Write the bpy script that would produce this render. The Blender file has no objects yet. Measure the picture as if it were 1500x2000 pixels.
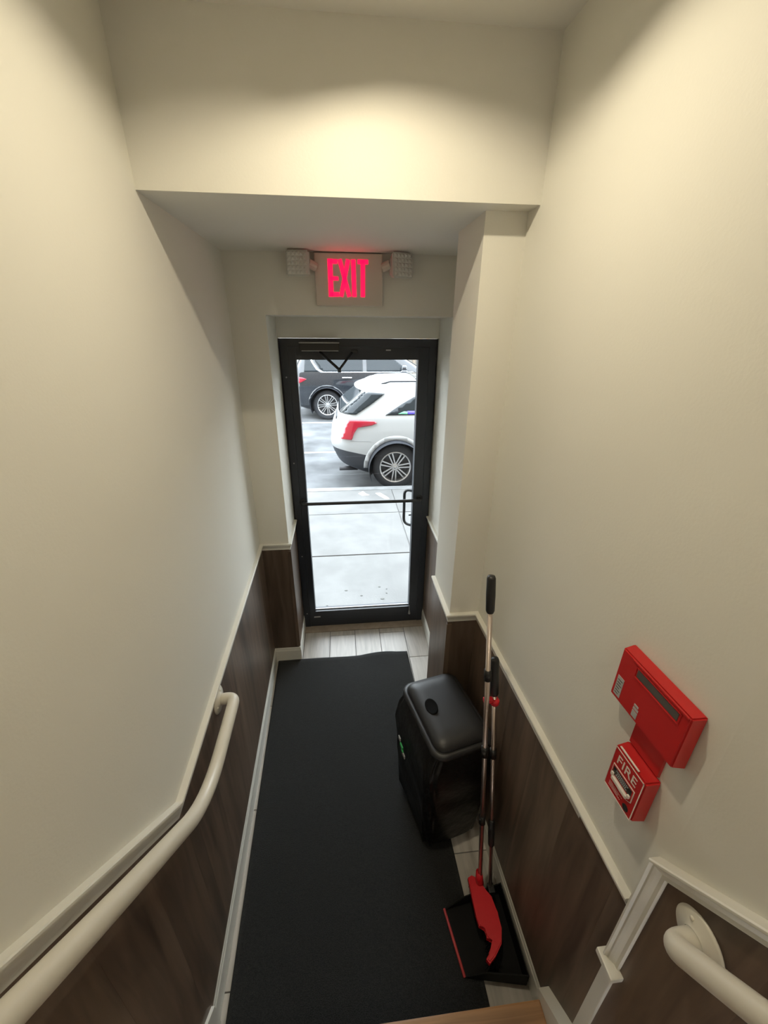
import bpy, bmesh, math, random
from mathutils import Vector, Matrix
from mathutils.bvhtree import BVHTree
from mathutils.geometry import delaunay_2d_cdt

C = bpy.context.scene.collection
SC = bpy.context.scene
rnd = random.Random(7)

# ------------------------------------------------------------------ camera
yaw, pit, rol, FPX = 0.1042, -0.4239, 0.0074, 795.0
fw = Vector((math.sin(yaw)*math.cos(pit), math.cos(yaw)*math.cos(pit), math.sin(pit)))
rt0 = Vector((math.cos(yaw), -math.sin(yaw), 0)); up0 = rt0.cross(fw)
rt = rt0*math.cos(rol)+up0*math.sin(rol); up = up0*math.cos(rol)-rt0*math.sin(rol)
cd = bpy.data.cameras.new('camera'); cam = bpy.data.objects.new('camera', cd); C.objects.link(cam)
cam.matrix_world = Matrix(((rt.x, up.x, -fw.x, 0.3517), (rt.y, up.y, -fw.y, -2.6645), (rt.z, up.z, -fw.z, 2.2085), (0, 0, 0, 1)))
cd.sensor_fit = 'HORIZONTAL'; cd.sensor_width = 36; cd.lens = FPX/1500*36
cd.clip_start = 0.02; cd.clip_end = 200
SC.camera = cam

# ------------------------------------------------------------------ sky, lights, exposure
w = bpy.data.worlds.new('overcast sky'); SC.world = w; w.use_nodes = True
wn = w.node_tree.nodes; wl = w.node_tree.links
tc = wn.new('ShaderNodeTexCoord'); sep = wn.new('ShaderNodeSeparateXYZ'); cr = wn.new('ShaderNodeValToRGB')
wl.new(tc.outputs['Generated'], sep.inputs[0]); wl.new(sep.outputs['Z'], cr.inputs[0])
cr.color_ramp.elements[0].position = 0.0; cr.color_ramp.elements[0].color = (0.90, 0.93, 0.95, 1)
cr.color_ramp.elements[1].position = 0.9; cr.color_ramp.elements[1].color = (0.84, 0.91, 1.0, 1)
wl.new(cr.outputs[0], wn['Background'].inputs[0]); wn['Background'].inputs[1].default_value = 10.0

LAMP_W = 8.7
def disk_light(name, loc, size, power, col, rx=0.0, spread=180):
    l = bpy.data.lights.new(name, 'AREA'); l.shape = 'DISK'; l.size = size; l.energy = power; l.color = col; l.spread = math.radians(spread)
    o = bpy.data.objects.new(name, l); C.objects.link(o); o.location = loc; o.rotation_euler = (rx, 0, 0); return o
LIGHT_XY = (0.425, -1.738)

vs = SC.view_settings
vs.view_transform = 'Standard'; vs.look = 'None'; vs.gamma = 1; vs.use_curve_mapping = False; vs.exposure = 0.0

# ------------------------------------------------------------------ materials
def mat(name, col, rough=0.5, metal=0.0, spec=0.5, noise=None, bump=None, coat=0.0, emit=None, grain=None):
    """noise=(scale, amount); bump=(scale, strength); grain=(stretch vector, scale, amount)"""
    m = bpy.data.materials.new(name); m.use_nodes = True
    n = m.node_tree.nodes; l = m.node_tree.links; b = n['Principled BSDF']
    b.inputs['Base Color'].default_value = (*col, 1); b.inputs['Roughness'].default_value = rough
    b.inputs['Metallic'].default_value = metal; b.inputs['Specular IOR Level'].default_value = spec
    b.inputs['Coat Weight'].default_value = coat
    if emit:
        b.inputs['Emission Color'].default_value = (*emit[0], 1); b.inputs['Emission Strength'].default_value = emit[1]
    tcx = n.new('ShaderNodeTexCoord')
    src = tcx.outputs['Object']
    if noise or grain:
        mp = n.new('ShaderNodeMapping'); l.new(src, mp.inputs[0])
        nz = n.new('ShaderNodeTexNoise'); nz.inputs['Detail'].default_value = 6
        if grain:
            mp.inputs['Scale'].default_value = grain[0]; nz.inputs['Scale'].default_value = grain[1]; amt = grain[2]
            nz.inputs['Distortion'].default_value = 0.6
        else:
            nz.inputs['Scale'].default_value = noise[0]; amt = noise[1]
        l.new(mp.outputs[0], nz.inputs['Vector'])
        oi = n.new('ShaderNodeObjectInfo')
        ad = n.new('ShaderNodeMath'); ad.operation = 'MULTIPLY'; ad.inputs[1].default_value = 40
        l.new(oi.outputs['Random'], ad.inputs[0]); l.new(ad.outputs[0], mp.inputs['Location'])
        rp = n.new('ShaderNodeValToRGB'); l.new(nz.outputs[0], rp.inputs[0])
        rp.color_ramp.elements[0].position = 0.3; rp.color_ramp.elements[1].position = 0.7
        rp.color_ramp.elements[0].color = (*[c*(1-amt) for c in col], 1)
        rp.color_ramp.elements[1].color = (*[min(1, c*(1+amt)) for c in col], 1)
        l.new(rp.outputs[0], b.inputs['Base Color'])
    if bump:
        nb = n.new('ShaderNodeTexNoise'); nb.inputs['Scale'].default_value = bump[0]; nb.inputs['Detail'].default_value = 4
        l.new(src, nb.inputs['Vector'])
        bp = n.new('ShaderNodeBump'); bp.inputs['Strength'].default_value = bump[1]; bp.inputs['Distance'].default_value = 0.01
        l.new(nb.outputs[0], bp.inputs['Height']); l.new(bp.outputs[0], b.inputs['Normal'])
    return m

M = {}
M['paint'] = mat('cream wall paint', (0.73, 0.71, 0.64), 0.75, bump=(160, 0.04))
M['ceil'] = mat('ceiling paint', (0.74, 0.72, 0.66), 0.85, bump=(160, 0.03))
M['trim'] = mat('white trim paint', (0.70, 0.68, 0.61), 0.38)
M['wood'] = mat('brown wood panelling', (0.115, 0.078, 0.055), 0.42, grain=((7, 7, 0.7), 3.0, 0.42), bump=(300, 0.02))
M['wood_b'] = mat('brown wood panelling darker', (0.095, 0.066, 0.047), 0.42, grain=((7, 7, 0.7), 3.0, 0.42), bump=(300, 0.02))
M['wood_c'] = mat('brown wood panelling paler', (0.135, 0.094, 0.067), 0.42, grain=((7, 7, 0.7), 3.0, 0.42), bump=(300, 0.02))
M['oak'] = mat('oiled oak', (0.36, 0.19, 0.085), 0.4, grain=((0.6, 12, 12), 3.0, 0.35))
M['tile'] = mat('grey wood-look porcelain', (0.44, 0.41, 0.37), 0.35, grain=((14, 1.2, 1), 3.0, 0.16))
M['tile_b'] = mat('grey wood-look porcelain paler', (0.50, 0.47, 0.43), 0.35, grain=((14, 1.2, 1), 3.0, 0.13))
M['grout'] = mat('grey grout', (0.16, 0.155, 0.15), 0.9)
M['saddle'] = mat('tan stone saddle', (0.33, 0.27, 0.21), 0.45, noise=(20, 0.15))
M['carpet'] = mat('black carpet pile', (0.017, 0.018, 0.018), 0.98, spec=0.1, noise=(260, 0.6), bump=(500, 0.8))
M['carpet'].node_tree.nodes['Principled BSDF'].inputs['Sheen Weight'].default_value = 0.12
M['rubber'] = mat('mat edging', (0.10, 0.10, 0.10), 0.7)
M['black'] = mat('black anodised aluminium', (0.020, 0.024, 0.032), 0.38, spec=0.5)
M['blackplastic'] = mat('black plastic', (0.012, 0.012, 0.012), 0.4)
M['lidplastic'] = mat('charcoal lid plastic', (0.020, 0.020, 0.021), 0.42, bump=(400, 0.05))
M['bag'] = mat('black bin bag film', (0.004, 0.004, 0.004), 0.42, spec=0.35, bump=(22, 0.5))
M['panplastic0'] = mat('deep black recess', (0.003, 0.003, 0.003), 0.8, spec=0.1)
M['chrome'] = mat('brushed steel', (0.62, 0.53, 0.48), 0.3, metal=1.0)
M['greymetal'] = mat('grey metal', (0.35, 0.35, 0.35), 0.4, metal=0.7)
M['red'] = mat('red enamel', (0.50, 0.018, 0.018), 0.32)
M['redplastic'] = mat('red plastic', (0.60, 0.012, 0.02), 0.35)
M['redlip'] = mat('red rubber lip', (0.45, 0.05, 0.05), 0.5)
M['white'] = mat('white print', (0.72, 0.66, 0.6), 0.5)
M['bar'] = mat('cream handrail paint', (0.66, 0.62, 0.53), 0.33)
M['signbody'] = mat('sign housing plastic', (0.60, 0.54, 0.47), 0.5)
M['lens'] = mat('clear faceted lens', (0.62, 0.62, 0.58), 0.12, spec=0.8)
M['exit'] = mat('red lit letters', (0.5, 0.0, 0.02), 0.4, emit=((1.0, 0.002, 0.045), 2.2))
M['led'] = mat('led diffuser', (0.9, 0.88, 0.8), 0.5, emit=((1.0, 0.88, 0.62), 30))
M['tag'] = mat('grey label', (0.42, 0.42, 0.42), 0.5)
M['darktext'] = mat('dark plate', (0.02, 0.02, 0.018), 0.4)
M['green'] = mat('green print', (0.05, 0.45, 0.12), 0.4)
M['concrete'] = mat('pale concrete', (0.155, 0.155, 0.15), 0.9, noise=(3.5, 0.13), bump=(60, 0.15))
M['curb'] = mat('curb stone', (0.21, 0.215, 0.215), 0.7, noise=(8, 0.2))
M['asphalt'] = mat('grey asphalt', (0.105, 0.109, 0.113), 0.9, noise=(1.8, 0.45), bump=(120, 0.3))
M['line'] = mat('white road paint', (0.33, 0.34, 0.34), 0.7, noise=(15, 0.12))
M['stain'] = mat('dark gum spot', (0.12, 0.12, 0.11), 0.8)
M['paper'] = mat('paper scrap', (0.6, 0.6, 0.6), 0.7)
M['facade'] = mat('tan brick facade', (0.24, 0.2, 0.16), 0.85, noise=(6, 0.2))
M['stone'] = mat('pale stone', (0.38, 0.37, 0.34), 0.8, noise=(4, 0.12))
M['gold'] = mat('ochre painted post', (0.36, 0.22, 0.06), 0.6)
M['darkglass'] = mat('shopfront glass', (0.03, 0.035, 0.04), 0.08)
M['carwhite'] = mat('white car paint', (0.42, 0.435, 0.44), 0.3, coat=0.4)
M['carblack'] = mat('black car paint', (0.018, 0.022, 0.028), 0.12, coat=1.0)
M['carplastic'] = mat('black bumper plastic', (0.030, 0.034, 0.042), 0.55)
M['carglass'] = mat('tinted car glass', (0.02, 0.026, 0.03), 0.04, spec=0.3)
M['tyre'] = mat('tyre rubber', (0.035, 0.037, 0.042), 0.75)
M['rim'] = mat('silver alloy', (0.62, 0.62, 0.62), 0.28, metal=0.8)
M['rimback'] = mat('dark wheel metal', (0.05, 0.05, 0.055), 0.5, metal=0.3)  # dark metal of the brake discs and exhaust tip
M['taillight'] = mat('red tail lamp lens', (0.38, 0.015, 0.035), 0.15, coat=0.6)
M['seam'] = mat('panel gap', (0.30, 0.32, 0.33), 0.7)
M['carchrome'] = mat('bright chrome', (0.85, 0.87, 0.9), 0.12, metal=1.0)
M['st_blue'] = mat('blue sticker', (0.12, 0.09, 0.6), 0.4)
M['st_green'] = mat('pale green sticker', (0.2, 0.55, 0.35), 0.4)
M['st_orange'] = mat('orange sticker', (0.7, 0.22, 0.12), 0.4)
M['leather'] = mat('car interior', (0.25, 0.26, 0.26), 0.7)

# thin clear glass: transparent with a fresnel reflection
g = bpy.data.materials.new('clear door glass'); g.use_nodes = True
gn = g.node_tree.nodes; gl = g.node_tree.links
for x in list(gn):
    if x.type != 'OUTPUT_MATERIAL': gn.remove(x)
tr = gn.new('ShaderNodeBsdfTransparent'); tr.inputs[0].default_value = (0.95, 0.97, 0.97, 1)
gs = gn.new('ShaderNodeBsdfGlossy'); gs.inputs['Roughness'].default_value = 0.02
fr = gn.new('ShaderNodeFresnel'); fr.inputs[0].default_value = 1.2
mx = gn.new('ShaderNodeMixShader'); gl.new(fr.outputs[0], mx.inputs[0]); gl.new(tr.outputs[0], mx.inputs[1]); gl.new(gs.outputs[0], mx.inputs[2])
gl.new(mx.outputs[0], [x for x in gn if x.type == 'OUTPUT_MATERIAL'][0].inputs[0])
M['glass'] = g

# ------------------------------------------------------------------ helpers
def tag(o, label=None, cat=None, group=None, kind=None):
    if label: o['label'] = label
    if cat: o['category'] = cat
    if group: o['group'] = group
    if kind: o['kind'] = kind
    return o
def obj(name, bm, m, parent=None, smooth=False):
    me = bpy.data.meshes.new(name)
    bmesh.ops.recalc_face_normals(bm, faces=bm.faces)
    bm.to_mesh(me); bm.free()
    for mm in (m if isinstance(m, (list, tuple)) else [m]): me.materials.append(M[mm])
    if smooth:
        for p in me.polygons: p.use_smooth = True
    o = bpy.data.objects.new(name, me); C.objects.link(o)
    if parent: o.parent = parent
    return o
def empty(name, loc, label, cat, group=None, kind=None, rot=(0, 0, 0)):
    o = bpy.data.objects.new(name, None); C.objects.link(o); o.location = loc; o.rotation_euler = rot
    o.empty_display_size = 0.05
    return tag(o, label, cat, group, kind)
def bx(bm, a, b, bevel=0.0, mtx=None):
    """box between corners a and b"""
    vs_ = [Vector((x, y, z)) for x in (a[0], b[0]) for y in (a[1], b[1]) for z in (a[2], b[2])]
    if mtx: vs_ = [mtx @ v for v in vs_]
    v = [bm.verts.new(p) for p in vs_]
    fs = [bm.faces.new([v[i] for i in q]) for q in ((0, 1, 3, 2), (4, 6, 7, 5), (0, 4, 5, 1), (2, 3, 7, 6), (0, 2, 6, 4), (1, 5, 7, 3))]
    if bevel > 0:
        es = list({e for f in fs for e in f.edges})
        bmesh.ops.bevel(bm, geom=es, offset=bevel, segments=2, profile=0.6, affect='EDGES')
def box(name, a, b, m, parent=None, bevel=0.0):
    bm = bmesh.new(); bx(bm, a, b, bevel); return obj(name, bm, m, parent, smooth=False)
def prism(bm, poly, axis, lo, hi):
    """extrude a 2-D polygon along axis (0 x: poly=(y,z), 1 y: (x,z), 2 z: (x,y))"""
    def P(q, t):
        return {0: (t, q[0], q[1]), 1: (q[0], t, q[1]), 2: (q[0], q[1], t)}[axis]
    A = [bm.verts.new(P(q, lo)) for q in poly]; B = [bm.verts.new(P(q, hi)) for q in poly]
    bm.faces.new(A); bm.faces.new(B[::-1]); n = len(poly)
    for i in range(n): bm.faces.new((A[i], B[i], B[(i+1) % n], A[(i+1) % n]))
def tube(bm, pts, r, seg=16, caps=True):
    """round tube along points; r a number or list"""
    pts = [Vector(p) for p in pts]; n = len(pts)
    rs = r if isinstance(r, (list, tuple)) else [r]*n
    ref = None; rings = []
    for i, p in enumerate(pts):
        d = (pts[min(i+1, n-1)]-pts[max(i-1, 0)]).normalized()
        if ref is None:
            ref = Vector((0, 0, 1)) if abs(d.z) < 0.9 else Vector((1, 0, 0))
        s = d.cross(ref).normalized(); t = s.cross(d).normalized(); ref = t
        rings.append([bm.verts.new(p+(s*math.cos(a)+t*math.sin(a))*rs[i]) for a in [2*math.pi*k/seg for k in range(seg)]])
    for i in range(n-1):
        for k in range(seg): bm.faces.new((rings[i][k], rings[i][(k+1) % seg], rings[i+1][(k+1) % seg], rings[i+1][k]))
    if caps: bm.faces.new(rings[0][::-1]); bm.faces.new(rings[-1])
def fillet(pts, r, n=8):
    pts = [Vector(p) for p in pts]; out = [pts[0]]
    for i in range(1, len(pts)-1):
        a, p, b = pts[i-1], pts[i], pts[i+1]
        da = (a-p); db = (b-p); k = min(r[i-1] if isinstance(r, (list, tuple)) else r, da.length*0.48, db.length*0.48)
        A = p+da.normalized()*k; B = p+db.normalized()*k
        for j in range(n+1):
            t = j/n; out.append(A*(1-t)**2+p*2*t*(1-t)+B*t*t)
    out.append(pts[-1]); return out
def lathe(bm, prof, seg, mtx):
    """prof: (radius, height) pairs, around local Z, then mtx"""
    rings = []
    for r, h in prof:
        if r < 1e-6: rings.append([bm.verts.new(mtx @ Vector((0, 0, h)))])
        else: rings.append([bm.verts.new(mtx @ Vector((r*math.cos(a), r*math.sin(a), h))) for a in [2*math.pi*k/seg for k in range(seg)]])
    for A, B in zip(rings, rings[1:]):
        for k in range(seg):
            q = [A[k % len(A)], A[(k+1) % len(A)], B[(k+1) % len(B)], B[k % len(B)]]
            q2 = []
            for v in q:
                if v not in q2: q2.append(v)
            if len(q2) >= 3: bm.faces.new(q2)
def sweep(bm, pts, normals, prof, ups=None, close_ends=True):
    """sweep a moulding profile (out, up) along a mitred path; one wall normal per segment"""
    pts = [Vector(p) for p in pts]; ns = [Vector(n).normalized() for n in normals]
    ds = [(pts[i+1]-pts[i]).normalized() for i in range(len(pts)-1)]
    us = []
    for i, (d, n) in enumerate(zip(ds, ns)):
        u = ups[i] if ups else None
        if u is None:
            u = n.cross(d).normalized()
            if u.z < 0: u = -u
        us.append(Vector(u).normalized())
    secs = []
    for i, p in enumerate(pts):
        if i == 0: d, n, u, m = ds[0], ns[0], us[0], ds[0]
        else:
            d, n, u = ds[i-1], ns[i-1], us[i-1]
            m = d if i == len(pts)-1 else (ds[i-1]+ds[i]).normalized()
        sec = []
        for a, b in prof:
            q = n*a+u*b; t = -(q.dot(m))/d.dot(m); sec.append(bm.verts.new(p+q+d*t))
        secs.append(sec)
    k = len(prof)
    for A, B in zip(secs, secs[1:]):
        for j in range(k): bm.faces.new((A[j], A[(j+1) % k], B[(j+1) % k], B[j]))
    if close_ends: bm.faces.new(secs[0]); bm.faces.new(secs[-1][::-1])

# ------------------------------------------------------------------ room dimensions
def XL(y): return -0.1894-0.0175*(y+0.343)
Y_BEND = -2.262
def XR(y):
    x = 0.923-0.0307*(y+0.343)
    return x if y > Y_BEND else x+0.06*(Y_BEND-y)
YF, YH, ZS, ZC = -0.343, -1.265, 2.54, 2.904
RL, RR = -0.012, 0.962            # reveal side faces
CX, CY0, CY1 = 0.814, -1.186, -0.874   # pipe chase
ZH = 2.266
ZRL, ZRR, ZRV = 0.965, 1.016, 0.955
SL = 0.95                         # stair slope
YB = -5.4                         # far end of the stairwell behind the viewer
ZTOP = 5.3

def wall_quad(bm, pts_xy, z0, z1, t):
    """vertical wall slab along a plan polyline with outward thickness vector t"""
    poly = [Vector((x, y, 0)) for x, y in pts_xy]; back = [p+Vector(t) for p in poly][::-1]
    allp = poly+back
    A = [bm.verts.new((p.x, p.y, z0)) for p in allp]; B = [bm.verts.new((p.x, p.y, z1)) for p in allp]
    bm.faces.new(A); bm.faces.new(B[::-1]); n = len(allp)
    for i in range(n): bm.faces.new((A[i], B[i], B[(i+1) % n], A[(i+1) % n]))

def S(name, bm, m, label, cat, parent=None):
    return tag(obj(name, bm, m, parent), label, cat, kind='structure')

bm = bmesh.new(); wall_quad(bm, [(XL(0.06), 0.06), (XL(-2), -2), (XL(YB), YB)], -0.2, ZTOP, (-0.15, 0, 0))
wall_left = S('wall_left', bm, 'paint', 'tall cream stairwell wall over brown wood wainscot behind the long handrail', 'wall')
bm = bmesh.new()
wall_quad(bm, [(RR+.003, YF+.02), (RR, YF-.01), (RR, -1.0), (XR(CY0)+0.02, -1.05), (XR(CY0), CY0+0.02), (XR(Y_BEND), Y_BEND), (XR(YB), YB)], -0.2, ZTOP, (0.2, 0, 0))
wall_right = S('wall_right', bm, 'paint', 'tall cream stairwell wall carrying the red fire alarm boxes', 'wall')
bm = bmesh.new()
bx(bm, (-0.5, YF, -0.2), (RL, 0.062, ZTOP))
bx(bm, (RR, YF, -0.2), (RR+0.3, 0.062, ZTOP))
bx(bm, (RL, YF, ZH), (RR, 0.062, ZTOP))
bx(bm, (RL, 0.0, 2.152), (RR, 0.062, ZH+0.001))
wall_front = S('wall_front', bm, 'paint', 'cream end wall with deep recess around the glass street door', 'wall')
bm = bmesh.new(); bx(bm, (CX, CY0, 0), (RR+0.05, CY1, ZS+0.001))
chase = S('wall_pillar', bm, 'paint', 'narrow cream boxed pillar standing out beside the street door', 'pillar')
bm = bmesh.new(); bx(bm, (-0.4, YH, ZS), (1.25, YF+0.001, ZTOP))
header = S('wall_header', bm, 'paint', 'deep cream bulkhead spanning the stairwell above the exit sign', 'wall')
bm = bmesh.new()
# ceiling slab with a round opening for the recessed lamp, then sloping up with the stairs
cx_, cy_ = LIGHT_XY; rr_ = 0.069
ring = [bm.verts.new((cx_+rr_*math.cos(2*math.pi*k/32+math.pi/4), cy_+rr_*math.sin(2*math.pi*k/32+math.pi/4), ZC)) for k in range(32)]
ringu = [bm.verts.new((v.co.x, v.co.y, ZC+0.030)) for v in ring]
cor = [bm.verts.new(p) for p in ((1.3, YH+0.01, ZC), (-0.45, YH+0.01, ZC), (-0.45, -3.1, ZC), (1.3, -3.1, ZC))]
for q in range(4):
    fan = [ring[(q*8+j) % 32] for j in range(9)]
    for j in range(8): bm.faces.new((cor[q], fan[j+1], fan[j]))
    bm.faces.new((cor[q], cor[(q+1) % 4], fan[8]))
for k in range(32): bm.faces.new((ring[k], ring[(k+1) % 32], ringu[(k+1) % 32], ringu[k]))
bm.faces.new(ringu)
e = [bm.verts.new(p) for p in ((-0.45, -4.9, ZC+1.7), (1.4, -4.9, ZC+1.7), (1.4, YB-.1, ZC+1.7), (-0.45, YB-.1, ZC+1.7))]
bm.faces.new((cor[2], e[0], e[1], cor[3])); bm.faces.new((e[0], e[3], e[2], e[1]))
ceiling = S('ceiling', bm, 'ceil', 'flat cream ceiling in front of the bulkhead with a recessed lamp', 'ceiling')
sol = ceiling.modifiers.new('thick', 'SOLIDIFY'); sol.thickness = 0.02; sol.offset = 1
bm = bmesh.new(); bx(bm, (-0.5, YB-0.15, 0), (1.4, YB, ZTOP))
S('wall_back', bm, 'paint', 'plain cream wall closing the stairwell behind the viewer', 'wall')
bm = bmesh.new(); bx(bm, (-0.5, YB-.1, ZTOP), (1.4, YH, ZTOP+0.1))
S('ceiling_upper', bm, 'ceil', 'upper ceiling slab closing the top of the stairwell', 'ceiling')

# ------------------------------------------------------------------ floor and tiles
bm = bmesh.new(); bx(bm, (-0.45, -2.4, -0.10), (1.25, 0.0, -0.004))
floor = S('floor', bm, 'grout', 'grey wood-look plank tile floor partly hidden by the black mat', 'floor')
edges = [-0.195, 0.005, 0.2, 0.395, 0.589, 0.785, 0.983]
G = 0.0022
for c in range(6):
    x0, x1 = edges[c], edges[c+1]
    off = -0.12 if c in (0, 2, 4) else -0.40
    if c == 5: off = -0.40
    y = off+0.62; 
    while y > -2.3:
        a, b = min(y, -0.068), max(y-0.62, -2.36)
        if a-b > 0.03 and b < -0.07:
            t = box('tile', (x0+G, b+G, -0.012), (x1-G, a-G, 0.0), rnd.choice(['tile', 'tile_b']), floor, bevel=0.0015)
        y -= 0.62
saddle = tag(box('trim_1', (RL, -0.066, -0.01), (RR, 0.02, 0.006), 'saddle', bevel=0.003), 'tan stone door saddle under the glass door', 'threshold', kind='structure')

# ------------------------------------------------------------------ wood wainscot, board by board
def board(parent, A, B, n, z0a, z0b, z1a, z1b, m, th=0.008):
    """board on a wall between plan points A and B; n = wall normal"""
    A = Vector((*A, 0)); B = Vector((*B, 0)); n = Vector(n).normalized()*th
    bm = bmesh.new(); q = []
    for off in (Vector((0, 0, 0)), n):
        q.append([bm.verts.new((A+off+Vector((0, 0, z0a)))), bm.verts.new((B+off+Vector((0, 0, z0b)))), bm.verts.new((B+off+Vector((0, 0, z1b)))), bm.verts.new((A+off+Vector((0, 0, z1a))))])
    bm.faces.new(q[0]); bm.faces.new(q[1][::-1])
    for i in range(4): bm.faces.new((q[0][i], q[1][i], q[1][(i+1) % 4], q[0][(i+1) % 4]))
    return obj('plank', bm, m, parent)
def lz(y): return ZRL if y > -1.887 else ZRL+SL*(-1.887-y)
WM = ['wood', 'wood_b', 'wood_c', 'wood']
def run(parent, fx, ya, yb, top, n, step=0.185):
    ys = [ya]
    while ys[-1]-step > yb+0.04: ys.append(ys[-1]-step)
    ys.append(yb)
    for k in range(len(ys)-1):
        a, b = ys[k]-0.0001, ys[k+1]+0.0001
        board(parent, (fx(a), a), (fx(b), b), n, 0, 0, top(a)-0.01, top(b)-0.01, WM[rnd.randrange(4)])
run(wall_left, XL, YF, -1.887, lz, (1, 0, 0))
run(wall_left, XL, -1.887, -3.6, lz, (1, 0, 0))
board(wall_front, (RL, YF), (XL(YF)+0.008, YF), (0, -1, 0), 0, 0, ZRL-0.01, ZRL-0.01, 'wood_b')
board(wall_front, (RL, -0.005), (RL, YF), (1, 0, 0), 0, 0, ZRL-0.01, ZRL-0.01, 'wood')
board(wall_front, (RR, -0.005), (RR, YF), (-1, 0, 0), 0, 0, ZRV-0.01, ZRV-0.01, 'wood_c')
board(wall_right, (RR, YF), (RR, CY1), (-1, 0, 0), 0, 0, ZRV-0.01, ZRV-0.01, 'wood_b')
board(chase, (CX, CY1), (CX, CY0), (-1, 0, 0), 0, 0, ZRR-0.01, ZRR-0.01, 'wood_c')
board(chase, (CX-0.008, CY0), (XR(CY0), CY0), (0, -1, 0), 0, 0, ZRR-0.01, ZRR-0.01, 'wood_b')
YT = -2.246
def rz(y): return ZRR if y > YT else 1.195+SL*(YT-y)
run(wall_right, XR, CY0-0.008, YT, lambda y: ZRR, (-1, 0, 0), 0.2)
run(wall_right, XR, YT, -3.6, rz, (-1, 0, 0), 0.2)
# narrow corner beads of the pillar and the recess
for nm, a, b in (('corner_bead', (CX-0.011, CY0-0.011, 0.13), (CX+0.012, CY0+0.010, ZRR-0.058)),):
    box(nm, a, b, 'wood_c', chase, bevel=0.002)
box('corner_bead', (RL-0.012, YF-0.011, 0.13), (RL+0.011, YF+0.01, ZRL-0.058), 'wood_c', wall_front, bevel=0.002)

# ------------------------------------------------------------------ trims
RAIL = [(0, 0), (.024, 0), (.027, -.003), (.027, -.009), (.019, -.013), (.019, -.019), (.016, -.028), (.011, -.040), (.011, -.052), (.008, -.056), (0, -.056)]
RAIL = [(a*.75, b*.85) for a, b in RAIL]
BASE = [(0, 0), (.014, 0), (.014, .095), (.011, .102), (.011, .112), (.007, .124), (.004, .132), (0, .132)]
def trimobj(name, pts, ns, prof, label, cat='trim', ups=None):
    bm = bmesh.new(); sweep(bm, pts, ns, prof, ups); return S(name, bm, 'trim', label, cat)
trimobj('trim_2', [(RL, 0, ZRL), (RL, YF, ZRL), (XL(YF), YF, ZRL), (XL(-1.887), -1.887, ZRL), (XL(-3.6), -3.6, lz(-3.6))],
        [(1, 0, 0), (0, -1, 0), (1, 0, 0), (1, 0, 0)], RAIL, 'white chair rail that kinks upward along the stairs above the long handrail')
trimobj('trim_3', [(RR, 0, ZRV), (RR, CY1, ZRV)], [(-1, 0, 0)], RAIL, 'short white chair rail inside the door recess beside the pull handle')
trimobj('trim_4', [(CX, CY1, ZRR), (CX, CY0, ZRR), (XR(CY0), CY0, ZRR), (XR(YT), YT+0.01, ZRR)],
        [(-1, 0, 0), (0, -1, 0), (-1, 0, 0)], RAIL, 'white chair rail round the pillar and under the fire alarm')
BIG = [(a*1.35, b*.76) for a, b in RAIL]
xr_ = XR(YT)
trimobj('trim_5', [(xr_, YT, 0.785), (xr_, YT, 1.205), (XR(-3.6), -3.6, rz(-3.6)+.01)], [(-1, 0, 0), (-1, 0, 0)], BIG,
        'white moulding climbing the stairs above the short handrail with a vertical return', ups=[(0, 1, 0), (0, math.sin(math.atan(SL)), math.cos(math.atan(SL)))])
bm = bmesh.new(); bx(bm, (xr_-0.036, YT-0.050, 0.768), (xr_+0.01, YT+0.010, 0.788), 0.003)
S('trim_6', bm, 'trim', 'small white cap block under the vertical moulding return', 'trim')
bm = bmesh.new(); bx(bm, (xr_-0.014, YT-0.036, 0.0), (xr_+0.01, YT-0.002, 0.768), 0.002)
S('trim_7', bm, 'trim', 'flat white vertical strip dropping from the cap block to the stairs', 'trim')
bm = bmesh.new(); sweep(bm, [(RL, 0, 0), (RL, YF, 0), (XL(YF), YF, 0), (XL(-2.05), -2.05, 0)], [(1, 0, 0), (0, -1, 0), (1, 0, 0)], BASE)
S('baseboard_left', bm, 'trim', 'white baseboard running along the black mat under the long handrail', 'baseboard')
bm = bmesh.new(); sweep(bm, [(RR, 0, 0), (RR, CY1+.0, 0)], [(-1, 0, 0)], BASE)
S('baseboard_front', bm, 'trim', 'short white baseboard in the door recess by the tiles', 'baseboard')
bm = bmesh.new(); sweep(bm, [(CX, CY1, 0), (CX, CY0, 0), (XR(CY0), CY0, 0), (XR(-2.13), -2.13, 0)], [(-1, 0, 0), (0, -1, 0), (-1, 0, 0)], BASE)
S('baseboard_right', bm, 'trim', 'white baseboard behind the bin and dustpan', 'baseboard')

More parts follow.
